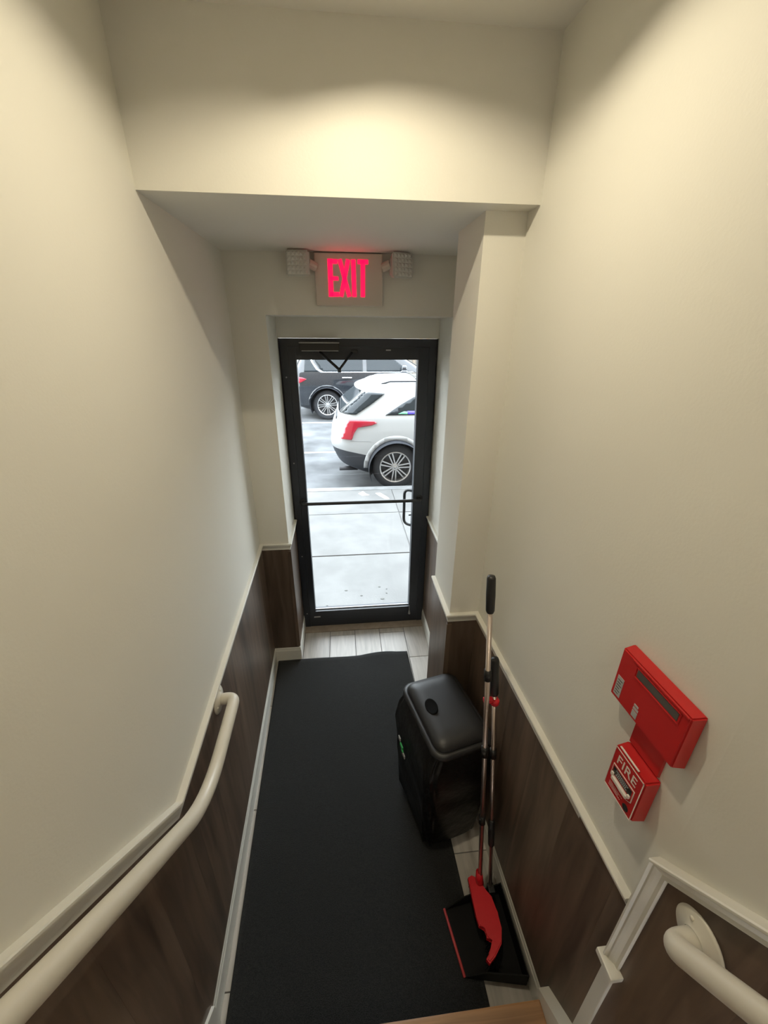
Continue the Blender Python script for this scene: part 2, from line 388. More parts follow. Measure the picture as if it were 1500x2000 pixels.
# ------------------------------------------------------------------ stairs
stairs = empty('staircase', (0.4, -2.15, 0), 'steep stair with oak treads rising at the bottom of the view', 'stairs', kind='structure')
def srel(o): o.parent = stairs; o.matrix_parent_inverse = Matrix.Translation((-0.4, 2.15, 0)); return o
RISE, RUN, Y0 = 0.19, 0.20, -2.155
for k in range(14):
    yk = Y0-k*RUN; z = RISE*(k+1)
    bm = bmesh.new(); bx(bm, (XL(-2.3)+0.012, yk-RUN-0.02, z-0.028), (0.935, yk, z), 0.006); srel(obj('tread', bm, 'oak'))
    bm = bmesh.new(); bx(bm, (XL(-2.3)+0.012, yk-0.045, z-RISE), (0.935, yk-0.028, z-0.028)); srel(obj('riser', bm, 'trim'))
for nm, x0, x1, ys, zt in (('skirt_board', 0.934, XR(-2.14)-0.001, -2.138, 0.215), ('skirt_board', XL(-2.1)+0.001, XL(-2.1)+0.018, -2.05, 0.14)):
    bm = bmesh.new(); y1 = -4.6
    prism(bm, [(ys, 0), (ys, zt), (y1, zt+SL*(ys-y1)), (y1, SL*(ys-y1)-0.3), (ys-0.4, 0)], 0, x0, x1); srel(obj(nm, bm, 'trim'))

# ------------------------------------------------------------------ mat
bm = bmesh.new(); NX, NY = 48, 60; grid = []
for j in range(NY+1):
    t = j/NY; y = -0.362+(-2.176+0.362)*t; row = []
    for i in range(NX+1):
        s = i/NX; xl = -0.166+t*0.046; xr = 0.775+t*0.028
        x = xl+(xr-xl)*s
        yy = y+(0.010*math.sin(s*9)*(s) + 0.006*s)*(1-min(1, t*12))
        lift = 0.012*max(0, math.sin((s-0.62)/0.30*math.pi))*(1-min(1, t*14)) if 0.62 < s < 0.92 else 0
        lift += 0.003*math.sin(x*5+y*3)**2*0.3
        row.append(bm.verts.new((x, yy, 0.010+lift)))
    grid.append(row)
for j in range(NY):
    for i in range(NX): bm.faces.new((grid[j][i], grid[j][i+1], grid[j+1][i+1], grid[j+1][i]))
mt = tag(obj('floor_mat', bm, 'carpet', smooth=True), 'long black carpet runner lying on the tiles from the door to the stairs', 'mat')
sm = mt.modifiers.new('thick', 'SOLIDIFY'); sm.thickness = 0.007; sm.offset = -1
bm = bmesh.new()
tube(bm, [(v.co.x, v.co.y+0.001, v.co.z-0.002) for v in []] or [(-0.166+0.941*s/24, -0.361+(0.010*math.sin(s/24*9)*(s/24)+0.006*s/24), 0.008+(0.012*math.sin((s/24-0.62)/0.30*math.pi) if 0.62 < s/24 < 0.92 else 0)) for s in range(25)], 0.0035, 8)
obj('binding', bm, 'rubber', mt)

# ------------------------------------------------------------------ street door
door = empty('door_1', (0.475, 0.0, 0), 'black aluminium glass door to the street at the end of the hall', 'door', kind='structure')
def D(name, bm, m, smooth=False, parent=None):
    o = obj(name, bm, m, smooth=smooth)
    if parent: o.parent = parent
    else: o.parent = door; o.matrix_parent_inverse = Matrix.Translation((-0.475, 0, 0))
    return o
bm = bmesh.new()
bx(bm, (0.0, 0.0, 0.0), (0.044, 0.062, 2.15), 0.0006); bx(bm, (0.907, 0.0, 0.0), (0.951, 0.062, 2.15), 0.0006)
bx(bm, (0.0439, 0.0, 2.105), (0.9071, 0.062, 2.15)); bx(bm, (-0.011, 0.03, 0), (0.0, 0.06, 2.15)); bx(bm, (0.951, 0.03, 0), (0.961, 0.06, 2.15))
D('door_frame', bm, 'black')
bm = bmesh.new()
bx(bm, (0.0448, 0.001, 0.008), (0.089, 0.062, 2.104), 0.0006); bx(bm, (0.8386, 0.001, 0.008), (0.9062, 0.062, 2.104), 0.0006)
bx(bm, (0.0889, 0.0012, 2.031), (0.8387, 0.062, 2.104)); bx(bm, (0.0889, 0.0012, 0.008), (0.8387, 0.062, 0.150))
leaf = D('door_leaf', bm, 'black')
bm = bmesh.new(); bx(bm, (0.085, 0.038, 0.145), (0.842, 0.044, 2.035)); D('glass_pane', bm, 'glass')
bm = bmesh.new(); bx(bm, (0.089, 0.026, 0.150), (0.8386, 0.036, 0.157)); D('glazing_bead', bm, 'greymetal')
bm = bmesh.new(); tube(bm, fillet([(0.060, 0.0, 1.100), (0.060, -0.045, 1.100), (0.885, -0.045, 1.100), (0.885, 0.0, 1.100)], 0.02), 0.0115, 12)
pb = D('push_bar', bm, 'blackplastic', True)
bm = bmesh.new()
for x in (0.060, 0.885): lathe(bm, [(0, -.004), (.022, -.004), (.022, .003), (.015, .006), (0, .006)], 20, Matrix.Translation((x, 0.0, 1.100)) @ Matrix.Rotation(math.pi/2, 4, 'X'))
D('bar_mount', bm, 'blackplastic', True)
bm = bmesh.new(); tube(bm, fillet([(0.875, 0.062, 1.125), (0.795, 0.120, 1.125), (0.795, 0.120, 0.845), (0.875, 0.062, 0.845)], 0.045), 0.011, 12)
D('pull_handle', bm, 'blackplastic', True)
bm = bmesh.new(); tube(bm, [(0.868, 0.010, 0.93), (0.868, 0.09, 0.93)], 0.014, 14); bx(bm, (0.825, 0.078, 0.926), (0.868, 0.084, 0.936), 0.001)
D('lock_cylinder', bm, 'blackplastic')
bm = bmesh.new(); bx(bm, (0.118, -0.055, 2.080), (0.350, 0.0, 2.135), 0.004); closer = D('closer', bm, 'blackplastic')
bm = bmesh.new(); bx(bm, (0.116, -0.057, 2.126), (0.352, -0.053, 2.131), 0.001); bx(bm, (0.13, -0.0565, 2.083), (0.345, -0.0545, 2.086)); obj('cover_edge', bm, 'tag').parent = closer
closer.children[0].matrix_parent_inverse = Matrix.Identity(4)
bm = bmesh.new(); tube(bm, [(0.235, -0.05, 2.078), (0.347, -0.125, 1.985)], 0.008, 10); tube(bm, [(0.347, -0.125, 1.985), (0.43, -0.012, 2.078)], 0.007, 10)
tube(bm, [(0.347, -0.125, 1.970), (0.347, -0.125, 1.997)], 0.011, 12)
obj('closer_arm', bm, 'blackplastic', closer, True)
bm = bmesh.new(); bx(bm, (0.42, -0.022, 2.070), (0.46, 0.002, 2.088), 0.003); obj('arm_bracket', bm, 'blackplastic', closer)
bm = bmesh.new()
for z in (1.93, 1.38, 0.66, 0.135): lathe(bm, [(0, -.002), (.0055, -.002), (.0045, .0005), (0, .001)], 10, Matrix.Translation((0.022, -0.0005, z)) @ Matrix.Rotation(math.pi/2, 4, 'X'))
D('frame_screws', bm, 'tag')
bm = bmesh.new(); bx(bm, (0.075, -0.0008, 0.093), (0.125, 0.002, 0.104)); D('maker_plate', bm, 'tag')
bm = bmesh.new(); bx(bm, (0.635, -0.0008, 2.083), (0.665, 0.002, 2.090)); D('top_plate', bm, 'tag')
bm = bmesh.new(); tube(bm, [(0.842, -0.004, 0.165), (0.842, -0.004, 0.115)], 0.003, 8); tube(bm, [(0.842, -0.004, 0.115), (0.842, -0.010, 0.085)], [0.005, 0.012], 12)
D('door_stop', bm, 'greymetal')

# ------------------------------------------------------------------ recessed lamp, plus an added unseen fill lamp
lamp = empty('ceiling_light', (*LIGHT_XY, ZC), 'round recessed ceiling lamp shining in front of the bulkhead', 'lamp')
bm = bmesh.new(); lathe(bm, [(.068, .027), (.068, 0), (.070, -.003), (.088, -.002), (.090, .0), (.0685, .0), (.0685, .027)], 48, Matrix()); obj('trim_ring', bm, 'trim', lamp, True)
bm = bmesh.new(); lathe(bm, [(0, .023), (.034, .023), (.034, .027), (0, .027)], 32, Matrix()); obj('diffuser', bm, 'led', lamp)
disk_light('lamp_light', (*LIGHT_XY, ZC+0.021), 0.05, LAMP_W, (1.0, 0.885, 0.66), spread=175)
fill_lamp = empty('ceiling_light', (0.42, -4.2, 4.0), 'unseen fill lamp added high over the upper stairs behind the viewer', 'lamp')  # added fill, out of view, to brighten the lower walls
bm = bmesh.new(); lathe(bm, [(0, 0), (.10, 0), (.11, .01), (.11, .05), (0, .05)], 32, Matrix()); obj('diffuser', bm, 'led', fill_lamp)
fill_lamp.location = (0.42, -4.3, ZC+1.05)
disk_light('lamp_light', (0.42, -4.3, ZC+1.03), 0.22, 8.0, (1.0, 0.92, 0.76))  # light of the added fill lamp

# ------------------------------------------------------------------ exit sign
sign = empty('exit_sign', (0.411, YF, 2.42), 'beige exit sign with glowing red letters under the bulkhead soffit', 'sign')
bm = bmesh.new(); bx(bm, (-0.165, -0.034, -0.111), (0.165, 0.0, 0.115), 0.006); obj('housing', bm, 'signbody', sign)
yl = -0.0355
def letter(strokes):
    bm = bmesh.new()
    for (x0, z0, x1, z1, wd) in strokes:
        d = Vector((x1-x0, 0, z1-z0)); L_ = d.length; d.normalize(); ang = math.atan2(d.z, d.x)
        m = Matrix.Translation((x0, yl, z0)) @ Matrix.Rotation(-ang, 4, 'Y')
        bx(bm, (-wd*0.3, -0.0015, -wd/2), (L_+wd*0.3, 0.004, wd/2), 0.0012, m)
    return obj('letter', bm, 'exit', sign)
zt, zb = 0.083, -0.064
letter([(-0.090, zb, -0.090, zt, .023), (-0.088, zt-.004, -0.060, zt-.004, .019), (-0.088, 0.008, -0.057, 0.008, .017), (-0.088, zb+.004, -0.057, zb+.004, .020)])
letter([(-0.042, zt, -0.002, zb, .020), (-0.004, zt, -0.040, zb, .020)])
letter([(0.024, zb, 0.022, zt, .021)])
letter([(0.066, zb, 0.068, zt, .021), (0.048, zt-.003, 0.088, zt-.003, .019)])
def lamp_head(cx, rot, side, label):
    h = empty('emergency_lamp', (cx, -0.415, 2.478), label, 'lamp', 'emergency lamp heads flanking the exit sign', rot=(-0.12, 0, rot))
    bm = bmesh.new()
    A = [(-.046, -.03, -.045), (.046, -.03, -.045), (.046, -.03, .045), (-.046, -.03, .045)]; B = [(-.028, .045, -.028), (.028, .045, -.028), (.028, .045, .028), (-.028, .045, .028)]
    va = [bm.verts.new(p) for p in A]; vb = [bm.verts.new(p) for p in B]
    bm.faces.new(va); bm.faces.new(vb[::-1])
    for i in range(4): bm.faces.new((va[i], vb[i], vb[(i+1) % 4], va[(i+1) % 4]))
    bmesh.ops.bevel(bm, geom=list(bm.edges), offset=0.006, segments=2, affect='EDGES')
    obj('lamp_body', bm, 'lens', h)
    bm = bmesh.new(); n = 5; s = 0.076/n
    for i in range(n):
        for j in range(n):
            x = -.038+i*s; z = -.038+j*s
            q = [bm.verts.new(p) for p in ((x, -.031, z), (x+s, -.031, z), (x+s, -.031, z+s), (x, -.031, z+s))]
            t = bm.verts.new((x+s/2+rnd.uniform(-.002, .002), -.031-0.007, z+s/2+rnd.uniform(-.002, .002)))
            for k in range(4): bm.faces.new((q[k], q[(k+1) % 4], t))
    obj('lens', bm, 'lens', h)
    bm = bmesh.new(); tube(bm, [(side*0.036, 0.02, 0.01), (side*0.062, 0.035, 0.0)], 0.016, 12); obj('bracket', bm, 'signbody', h)
    h.scale = (1.22, 1.1, 1.25)
lamp_head(0.175, -0.08, 1, 'square faceted emergency lamp nearer the long-handrail side of the exit sign')
lamp_head(0.655, 0.35, -1, 'square faceted emergency lamp nearer the pillar side of the exit sign')

# ------------------------------------------------------------------ handrails
def P3(l): return [Vector(p) for p in l]
def handrail(base, pts, wall_x, label, fr_, sgn):
    h = empty('handrail', base, label, 'handrail')
    bm = bmesh.new(); tube(bm, [p-Vector(base) for p in fillet(pts, fr_, 10)], 0.0215, 24); obj('pipe', bm, 'bar', h, True)
    for q in (pts[0], pts[-1]):
        m = Matrix.Translation(Vector(q)-Vector(base)) @ Matrix.Rotation(sgn*math.pi/2, 4, 'Y')
        bm = bmesh.new(); lathe(bm, [(0, 0), (.052, 0), (.052, .003), (.048, .006), (.026, .010), (.022, .014)], 40, m)
        f = obj('flange', bm, 'bar', h, True)
        for a in (0.6, 2.7, 4.8):
            bm = bmesh.new(); lathe(bm, [(0.004, .004), (.0045, .009), (.002, .0115), (0, .0115)], 12, m @ Matrix.Translation((.036*math.cos(a), .036*math.sin(a), 0))); obj('screw', bm, 'bar', f, True)
    return h
xl = lambda y, d: XL(y)+d
T = 0.008
handrail((XL(-1.48), -1.48, 0.905), P3([(xl(-1.475, T), -1.475, .900), (xl(-1.475, .072), -1.475, .907), (xl(-1.86, .072), -1.87, .915), (xl(-2.27, .072), -2.27, 1.29), (xl(-3.3, .072), -3.3, 2.31), (xl(-3.3, T), -3.34, 2.31)]), 0,
         'long cream pipe handrail bending up the stairs above the mat edge', [.05, .16, .2, .05], 1)
xr = lambda y, d: XR(y)-d
handrail((XR(-2.365), -2.365, 1.170), P3([(xr(-2.362, T), -2.362, 1.170), (xr(-2.362, .066), -2.362, 1.170), (xr(-2.49, .066), -2.49, 1.300), (xr(-3.4, .066), -3.4, 2.20), (xr(-3.4, T), -3.44, 2.20)]), 0,
         'cream pipe handrail ending in a round wall flange below the stair moulding', [.05, .05, .05], -1)

# ------------------------------------------------------------------ fire alarm devices on the right wall
thw = math.atan2(XR(-2.0)-XR(-2.2), 0.2)
def wallframe(y, z):
    """local: x toward the stairs (-Y), y into the wall, z up"""
    n = Vector((1, 0.0307, 0)).normalized(); a = Vector((0.0307, -1, 0)).normalized()
    return Matrix(((a.x, n.x, 0, XR(y)), (a.y, n.y, 0, y), (0, 0, 1, z), (0, 0, 0, 1)))
def outward(root):
    """the parts were drawn with y out of the wall: turn them to face the hall"""
    for o in root.children_recursive:
        if o.type == 'MESH':
            o.data.transform(Matrix.Diagonal((1, -1, 1, 1))); o.data.flip_normals()
def tapered(bm, x0, x1, z0, z1, d0, d1, ins, bev):
    A = [(x0, d0, z0), (x1, d0, z0), (x1, d0, z1), (x0, d0, z1)]; B = [(x0+ins, d1, z0+ins), (x1-ins, d1, z0+ins), (x1-ins, d1, z1-ins), (x0+ins, d1, z1-ins)]
    va = [bm.verts.new(p) for p in A]; vb = [bm.verts.new(p) for p in B]
    bm.faces.new(va); bm.faces.new(vb[::-1])
    for i in range(4): bm.faces.new((va[i], vb[i], vb[(i+1) % 4], va[(i+1) % 4]))
    if bev: bmesh.ops.bevel(bm, geom=[e for e in bm.edges], offset=bev, segments=2, affect='EDGES')
sb = empty('alarm_sounder', (0, 0, 0), 'wide red alarm box with a recessed dark slot on the cream wall', 'fire alarm'); sb.matrix_world = wallframe(-2.03, 1.444)
bm = bmesh.new(); tapered(bm, 0, .190, 0, .139, 0, .030, .004, .003); obj('housing', bm, 'red', sb)
bm = bmesh.new(); bx(bm, (.036, .0285, .1300), (.182, .0325, .1345), .001); obj('top_ridge', bm, 'red', sb)
bm = bmesh.new()
bx(bm, (.050, .0295, .098), (.168, .0318, .1005), .0004); bx(bm, (.050, .0295, .1235), (.168, .0318, .1255), .0004)
bx(bm, (.050, .0295, .098), (.052, .0318, .1255)); bx(bm, (.166, .0295, .098), (.168, .0318, .1255)); obj('slot_rim', bm, 'red', sb)
bm = bmesh.new(); bx(bm, (.055, .0290, .1035), (.163, .0308, .1215), .0005); obj('strobe_window', bm, 'darktext', sb)
M['strobe'] = mat('smoked strobe lens', (0.10, 0.09, 0.08), 0.25); bpy.data.objects['strobe_window'].data.materials[0] = M['strobe']
bm = bmesh.new(); bx(bm, (.013, .0300, .014), (.032, .0308, .066)); lb = obj('rating_label', bm, 'tag', sb)
bm = bmesh.new()
for i in range(6): bx(bm, (.016, .0305, .020+i*.0072), (.0295 if i % 2 else .026, .0312, .0215+i*.0072))
obj('label_print', bm, 'darktext', lb)
bm = bmesh.new(); bx(bm, (.072, .0300, .012), (.086, .0308, .028)); bx(bm, (.072, .0300, .031), (.086, .0308, .037)); bx(bm, (.072, .0300, .040), (.084, .0308, .045)); obj('small_labels', bm, 'tag', sb)
bp = empty('alarm_back_plate', (0, 0, 0), 'dark red flat plate on the wall joining the two red alarm boxes', 'plate'); bp.matrix_world = wallframe(-2.098, 1.37)
bm = bmesh.new(); tapered(bm, 0, .086, -.006, .0735, 0, .006, .001, .0003); obj('plate', bm, 'red', bp)
ps = empty('pull_station', (0, 0, 0), 'small red manual pull station reading FIRE with a pale handle', 'fire alarm'); ps.matrix_world = wallframe(-2.096, 1.228)
bm = bmesh.new(); tapered(bm, 0, .098, 0, .134, 0, .036, .0035, .004); obj('housing', bm, 'red', ps)
bm = bmesh.new()
def frame_strip(bm, x0, x1, z0, z1, t, y0, y1):
    bx(bm, (x0, y0, z0), (x1, y1, z0+t)); bx(bm, (x0, y0, z1-t), (x1, y1, z1)); bx(bm, (x0, y0, z0), (x0+t, y1, z1)); bx(bm, (x1-t, y0, z0), (x1, y1, z1))
frame_strip(bm, .0050, .093, .005, .129, .0016, .0355, .0368); obj('border_print', bm, 'white', ps)
bm = bmesh.new(); bx(bm, (.012, .030, .1335), (.070, .034, .1355), .0004); frame_strip(bm, .012, .070, .1, .1, .0, .03, .03) if False else None; obj('top_catch', bm, 'white', ps)
bm = bmesh.new(); prism(bm, [(.014, .084), (.082, .084), (.082, .048), (.070, .040), (.048, .036), (.026, .040), (.014, .048)], 1, .0350, .0372); obj('handle_surround', bm, 'white', ps)
bm = bmesh.new(); prism(bm, [(.016, .082), (.080, .082), (.080, .049), (.069, .0418), (.048, .038), (.027, .0418), (.016, .049)], 1, .0360, .0378); obj('recess', bm, 'red', ps)
bm = bmesh.new(); bx(bm, (.019, .0372, .060), (.077, .0386, .080), .0005); obj('instruction_plate', bm, 'darktext', ps)
bm = bmesh.new(); bx(bm, (.024, .0372, .047), (.072, .0440, .057), .002); bx(bm, (.019, .0372, .055), (.025, .0425, .064), .001); bx(bm, (.071, .0372, .055), (.077, .0425, .064), .001); obj('handle', bm, 'white', ps)
bm = bmesh.new()
for i, (a, b) in enumerate(((.030, .066), (.032, .064), (.028, .068))):
    x = a
    while x < b: bx(bm, (x, .0384, .0635+i*.0055), (x+.0026, .0390, .0660+i*.0055)); x += .0040
obj('instruction_print', bm, 'tag', ps)
bm = bmesh.new()
for i, (a, b) in enumerate(((.018, .058), (.018, .050), (.018, .054))):
    x = a
    while x < b: bx(bm, (x, .0357, .0265-i*.005), (x+.0022, .0364, .0282-i*.005)); x += .0036
obj('small_print', bm, 'white', ps)
bm = bmesh.new(); lathe(bm, [(0, 0), (.0085, 0), (.0085, .0015), (.006, .002), (.006, .001), (0, .001)], 24, Matrix.Translation((.074, .0355, .020)) @ Matrix.Rotation(-math.pi/2, 4, 'X')); obj('key_lock', bm, 'darktext', ps)
def text(s, size, loc, parent, m, ext=0.0006, name='lettering', sx=1.0):
    cu = bpy.data.curves.new(name, 'FONT'); cu.body = s; cu.size = size; cu.extrude = ext; cu.align_x = 'CENTER'; cu.offset = 0
    cu.materials.append(M[m]); tmp = bpy.data.objects.new(name, cu); C.objects.link(tmp)
    me = bpy.data.meshes.new_from_object(tmp.evaluated_get(bpy.context.evaluated_depsgraph_get())); bpy.data.objects.remove(tmp)
    o = bpy.data.objects.new(name, me); C.objects.link(o); o.parent = parent; o.location = loc; return o
# text faces -Y locally and reads along +X
for r_ in (sb, bp, ps): outward(r_)
t = text('FIRE', .034, (.048, -.0362, .0935), ps, 'white'); t.rotation_euler = (math.pi/2, 0, 0)

# ------------------------------------------------------------------ bin
def rring(a, b, r, z, n=6, cx=0, cy=0):
    out = []
    for qx, qy, a0 in ((1, 1, 0), (-1, 1, 90), (-1, -1, 180), (1, -1, 270)):
        for k in range(n+1):
            t = math.radians(a0+90*k/n); out.append(Vector((cx+qx*(a-r)+r*math.cos(t), cy+qy*(b-r)+r*math.sin(t), z)))
    return out
def loft(bm, rings, cap0=True, cap1=True):
    R_ = [[bm.verts.new(p) for p in r] for r in rings]; n = len(R_[0])
    for A, B in zip(R_, R_[1:]):
        for k in range(n): bm.faces.new((A[k], A[(k+1) % n], B[(k+1) % n], B[k]))
    if cap0: bm.faces.new(R_[0][::-1])
    if cap1: bm.faces.new(R_[-1])
    return R_
bin_ = empty('waste_bin', (0.762, -1.418, 0), 'black lidded waste bin lined with a black bag between mat and wainscot', 'bin', rot=(0, 0, math.radians(13)))
bm = bmesh.new()
loft(bm, [rring(.095, .145, .03, 0.0), rring(.100, .150, .03, .03), rring(.122, .178, .035, .62), rring(.127, .183, .035, .655)]); obj('body', bm, 'blackplastic', bin_, True)
bm = bmesh.new()
loft(bm, [rring(.126, .184, .045, .640), rring(.138, .197, .05, .640), rring(.140, .199, .05, .650), rring(.137, .196, .05, .664), rring(.124, .183, .05, .668), rring(.120, .179, .05, .664)]); obj('lid_rim', bm, 'lidplastic', bin_, True)
bm = bmesh.new()
rings = []
for k in range(9):
    t = k/8; a = .122*(1-.55*t**2.2); b = .181*(1-.42*t**2.2)
    z = .664+.040*math.sin(t*math.pi/2)
    rings.append([Vector((p.x, p.y, z+0.02*(-p.x/.12)*0)) for p in rring(a, b, .045*(1-t*.5), z)])
loft(bm, rings); lid = obj('lid', bm, 'lidplastic', bin_, True)
bm = bmesh.new(); m4 = Matrix.Translation((-.066, .010, .7062)) @ Matrix.Rotation(-.30, 4, 'Y') @ Matrix.Diagonal((1, 1.55, 1, 1))
lathe(bm, [(0, .0002), (.012, .0006), (.020, .0018), (.0235, .0032), (.026, .0022), (.026, -.004), (0, -.006)], 28, m4); obj('thumb_recess', bm, 'panplastic0', lid, True)
# bag bulging from under the rim
bm = bmesh.new(); rings = []
levels = [(.646, .0), (.60, .022), (.52, .034), (.44, .026), (.36, .014), (.30, .016), (.22, .012), (.12, .004), (.05, -.004)]
for z, out in levels:
    r = rring(.130+out*.8, .186+out*.5, .05, z, 9)
    rr2 = []
    for i, p in enumerate(r):
        wob = 0.010*math.sin(i*1.7+z*31)+0.006*math.sin(i*3.1+z*57)
        if z > .63: wob = 0
        d = Vector((p.x, p.y, 0)).normalized(); side = 1.35 if p.x < 0 else 0.35
        q = p+d*wob*side+Vector((-.018*min(1, (.646-z)*8) if p.x < 0 else 0, 0, 0.006*math.sin(i*2.3) if z < .3 else 0)); rr2.append(q)
    rings.append(rr2)
loft(bm, rings, False, False); bag = obj('bin_bag', bm, 'bag', bin_, True)
sb2 = bag.modifiers.new('s', 'SUBSURF'); sb2.levels = 1; sb2.render_levels = 2
bm = bmesh.new()
for (y, z, w_, h_) in ((.075, .47, .022, .020), (.055, .45, .016, .014), (.022, .425, .03, .020)): bx(bm, (-.186, y-w_/2, z-h_/2), (-.181, y+w_/2, z+h_/2), .002)
obj('printed_patch', bm, 'tag', bin_)
bm = bmesh.new()
for (y, z, w_, h_) in ((.045, .455, .03, .018), (.035, .438, .018, .012)): bx(bm, (-.188, y-w_/2, z-h_/2), (-.182, y+w_/2, z+h_/2), .002)
obj('green_print', bm, 'green', bin_)

# ------------------------------------------------------------------ broom and dustpan
def pole(parent, a, b, segs, r, base):
    a = Vector(a); b = Vector(b)
    for (nm, t0, t1, rr1, m) in segs:
        p0 = a.lerp(b, t0)-base; p1 = a.lerp(b, t1)-base
        bm = bmesh.new()
        if m in ('blackplastic',) and nm != 'collar':
            tube(bm, [p0, p0.lerp(p1, .06), p0.lerp(p1, .5), p0.lerp(p1, .94), p1], [rr1*.8, rr1, rr1*1.06, rr1, rr1*.8], 16)
        else: tube(bm, [p0, p1], rr1, 14)
        obj(nm, bm, m, parent, True)
bb = Vector((0.853, -1.80, 0.0))
broom = empty('broom', bb, 'tall broom with red head, steel pole and black grip beside the bin', 'broom')
pole(broom, (.854, -1.80, .115), (.811, -1.60, 1.487), [('pole', 0, .92, .0088, 'chrome'), ('grip', .905, 1, .0145, 'blackplastic'), ('collar', .715, .745, .0128, 'blackplastic'), ('collar', .475, .505, .0128, 'blackplastic'), ('collar', .235, .262, .0128, 'blackplastic')], .009, bb)
def plan(pts, z):
    cx, cy, cz = .3517, -2.6645, 2.2085; out = []
    for u, v in pts:
        d = fw*FPX+rt*(u-750)-up*(v-1000); t = (z-cz)/d.z; out.append((cx+d.x*t, cy+d.y*t))
    return out
head_px = [(914, 1714), (921, 1709), (932, 1714), (946, 1734), (960, 1750), (972, 1782), (980, 1812), (980, 1842), (969, 1866), (957, 1882), (950, 1873), (961, 1852), (964, 1834), (951, 1832), (949, 1811), (936, 1808), (929, 1784)]
hp = [(x-bb.x, y-bb.y) for x, y in plan(head_px, .112)]
bm = bmesh.new(); prism(bm, hp, 2, .088, .114); bmesh.ops.bevel(bm, geom=[e for e in bm.edges if abs(e.verts[0].co.z-e.verts[1].co.z) < 1e-5], offset=.004, segments=2, affect='EDGES'); obj('broom_head', bm, 'redplastic', broom)
bm = bmesh.new(); tube(bm, [(.001, .0, .106), (-.003, .012, .165)], [.018, .013], 16); obj('socket', bm, 'redplastic', broom, True)
bm = bmesh.new()
xs = [p[0] for p in hp]; ys = [p[1] for p in hp]
for k in range(260):
    t = rnd.random(); y = ys[0]*(1-t)+min(ys)*t; cxh = .012+.022*math.sin(t*math.pi)-.02
    x = cxh+rnd.uniform(-.02, .02); sx = rnd.uniform(-.018, .01)
    tube(bm, [(x, y*.97, .09), (x+sx, y*.97+rnd.uniform(-.012, .012), .028)], [.0022, .0014], 4, False)
tag(obj('bristles', bm, 'blackplastic', broom), kind='stuff')
db = Vector((0.85, -1.94, 0.0))
pan = empty('dustpan', db, 'black long-handled dustpan with a red lip on the floor by the baseboard', 'dustpan')
bm = bmesh.new()
lip0, lip1 = Vector((.704, -1.835, .014)), Vector((.734, -2.035, .014)); bk1, bk0 = Vector((.952, -2.075, .012)), Vector((.948, -1.80, .012))
def quadbox(bm, pts, th):
    A = [bm.verts.new(p-db) for p in pts]; B = [bm.verts.new(p-db+Vector(th)) for p in pts]
    bm.faces.new(A); bm.faces.new(B[::-1]); n = len(A)
    for i in range(n): bm.faces.new((A[i], B[i], B[(i+1) % n], A[(i+1) % n]))
U3 = Vector((0, 0, 1))
quadbox(bm, [lip0, lip1, bk1, bk0], (0, 0, .003))
quadbox(bm, [lip0, bk0, bk0+U3*.075, lip0.lerp(bk0, .35)+U3*.06, lip0+U3*.006], (.0005, -.004, 0))
quadbox(bm, [lip1, bk1, bk1+U3*.075, lip1.lerp(bk1, .35)+U3*.06, lip1+U3*.006], (.0005, .004, 0))
quadbox(bm, [bk0, bk1, bk1+U3*.075, bk0+U3*.075], (-.004, 0, 0))
m0, m1 = lip0.lerp(bk0, .62)+U3*.072, lip1.lerp(bk1, .62)+U3*.072
M['panplastic'] = mat('matt black pan plastic', (0.005, 0.005, 0.005), 0.7, spec=0.2)
obj('pan', bm, 'panplastic', pan)
bm = bmesh.new(); d = (lip1-lip0).normalized(); tube(bm, [lip0-db+Vector((-.003, 0, .006)), lip1-db+Vector((-.003, 0, .006))], .0055, 8); obj('lip', bm, 'redlip', pan, True)
pole(pan, (.898, -1.815, .07), (.866, -1.60, 1.138), [('pole', 0, .95, .0080, 'chrome'), ('grip', .86, 1, .0150, 'blackplastic'), ('collar', .61, .645, .0125, 'blackplastic'), ('lower_grip', .22, .34, .0125, 'blackplastic')], .008, db)
bm = bmesh.new(); bx(bm, (.035, .105, .06), (.062, .14, .10), .004); obj('yoke', bm, 'blackplastic', pan)
bm = bmesh.new(); p_ = Vector((.852, -1.640, .975))-db; q_ = Vector((.872, -1.638, .965))-db
lathe(bm, [(0, -.012), (.014, -.012), (.017, -.006), (.017, .006), (.014, .012), (0, .012)], 20, Matrix.Translation(q_)); bx(bm, tuple(p_+Vector((-.024, -.010, -.006))), tuple(p_+Vector((.010, .010, .010))), .003)
obj('handle_clip', bm, 'redplastic', pan, True)

# ================================================================== outside
ZSW, ZRD = -0.015, -0.16
bm = bmesh.new(); bx(bm, (-6, 0.09, -0.4), (8, 3.06, ZSW-0.010))
walk = tag(obj('sidewalk', bm, 'grout'), 'pale concrete sidewalk just outside the glass door', 'sidewalk', kind='structure')
cols = [-6.0, -4.4, -2.9, -1.4, 0.02, 0.02]
jx = [-5.3, -3.7, -2.1, -0.53, 1.06, 2.65, 4.25, 5.8]
jy = [0.10, 1.15, 2.22, 3.055]
for i in range(len(jx)-1):
    for j in range(3):
        box('slab', (jx[i]+.006, jy[j]+.006, ZSW-.05), (jx[i+1]-.006, jy[j+1]-.006, ZSW+rnd.uniform(-.002, .002)), 'concrete', walk, bevel=.004)
bm = bmesh.new(); bx(bm, (-6, 3.065, -0.4), (8, 3.20, ZSW+.002), .008)
tag(obj('curb', bm, 'curb'), 'pale curb stone along the near edge of the street', 'curb', kind='structure')
bm = bmesh.new(); bx(bm, (-14, 3.2, -0.5), (18, 11.6, ZRD))
tag(obj('road', bm, 'asphalt'), 'grey asphalt street between the two parked cars', 'road', kind='structure')
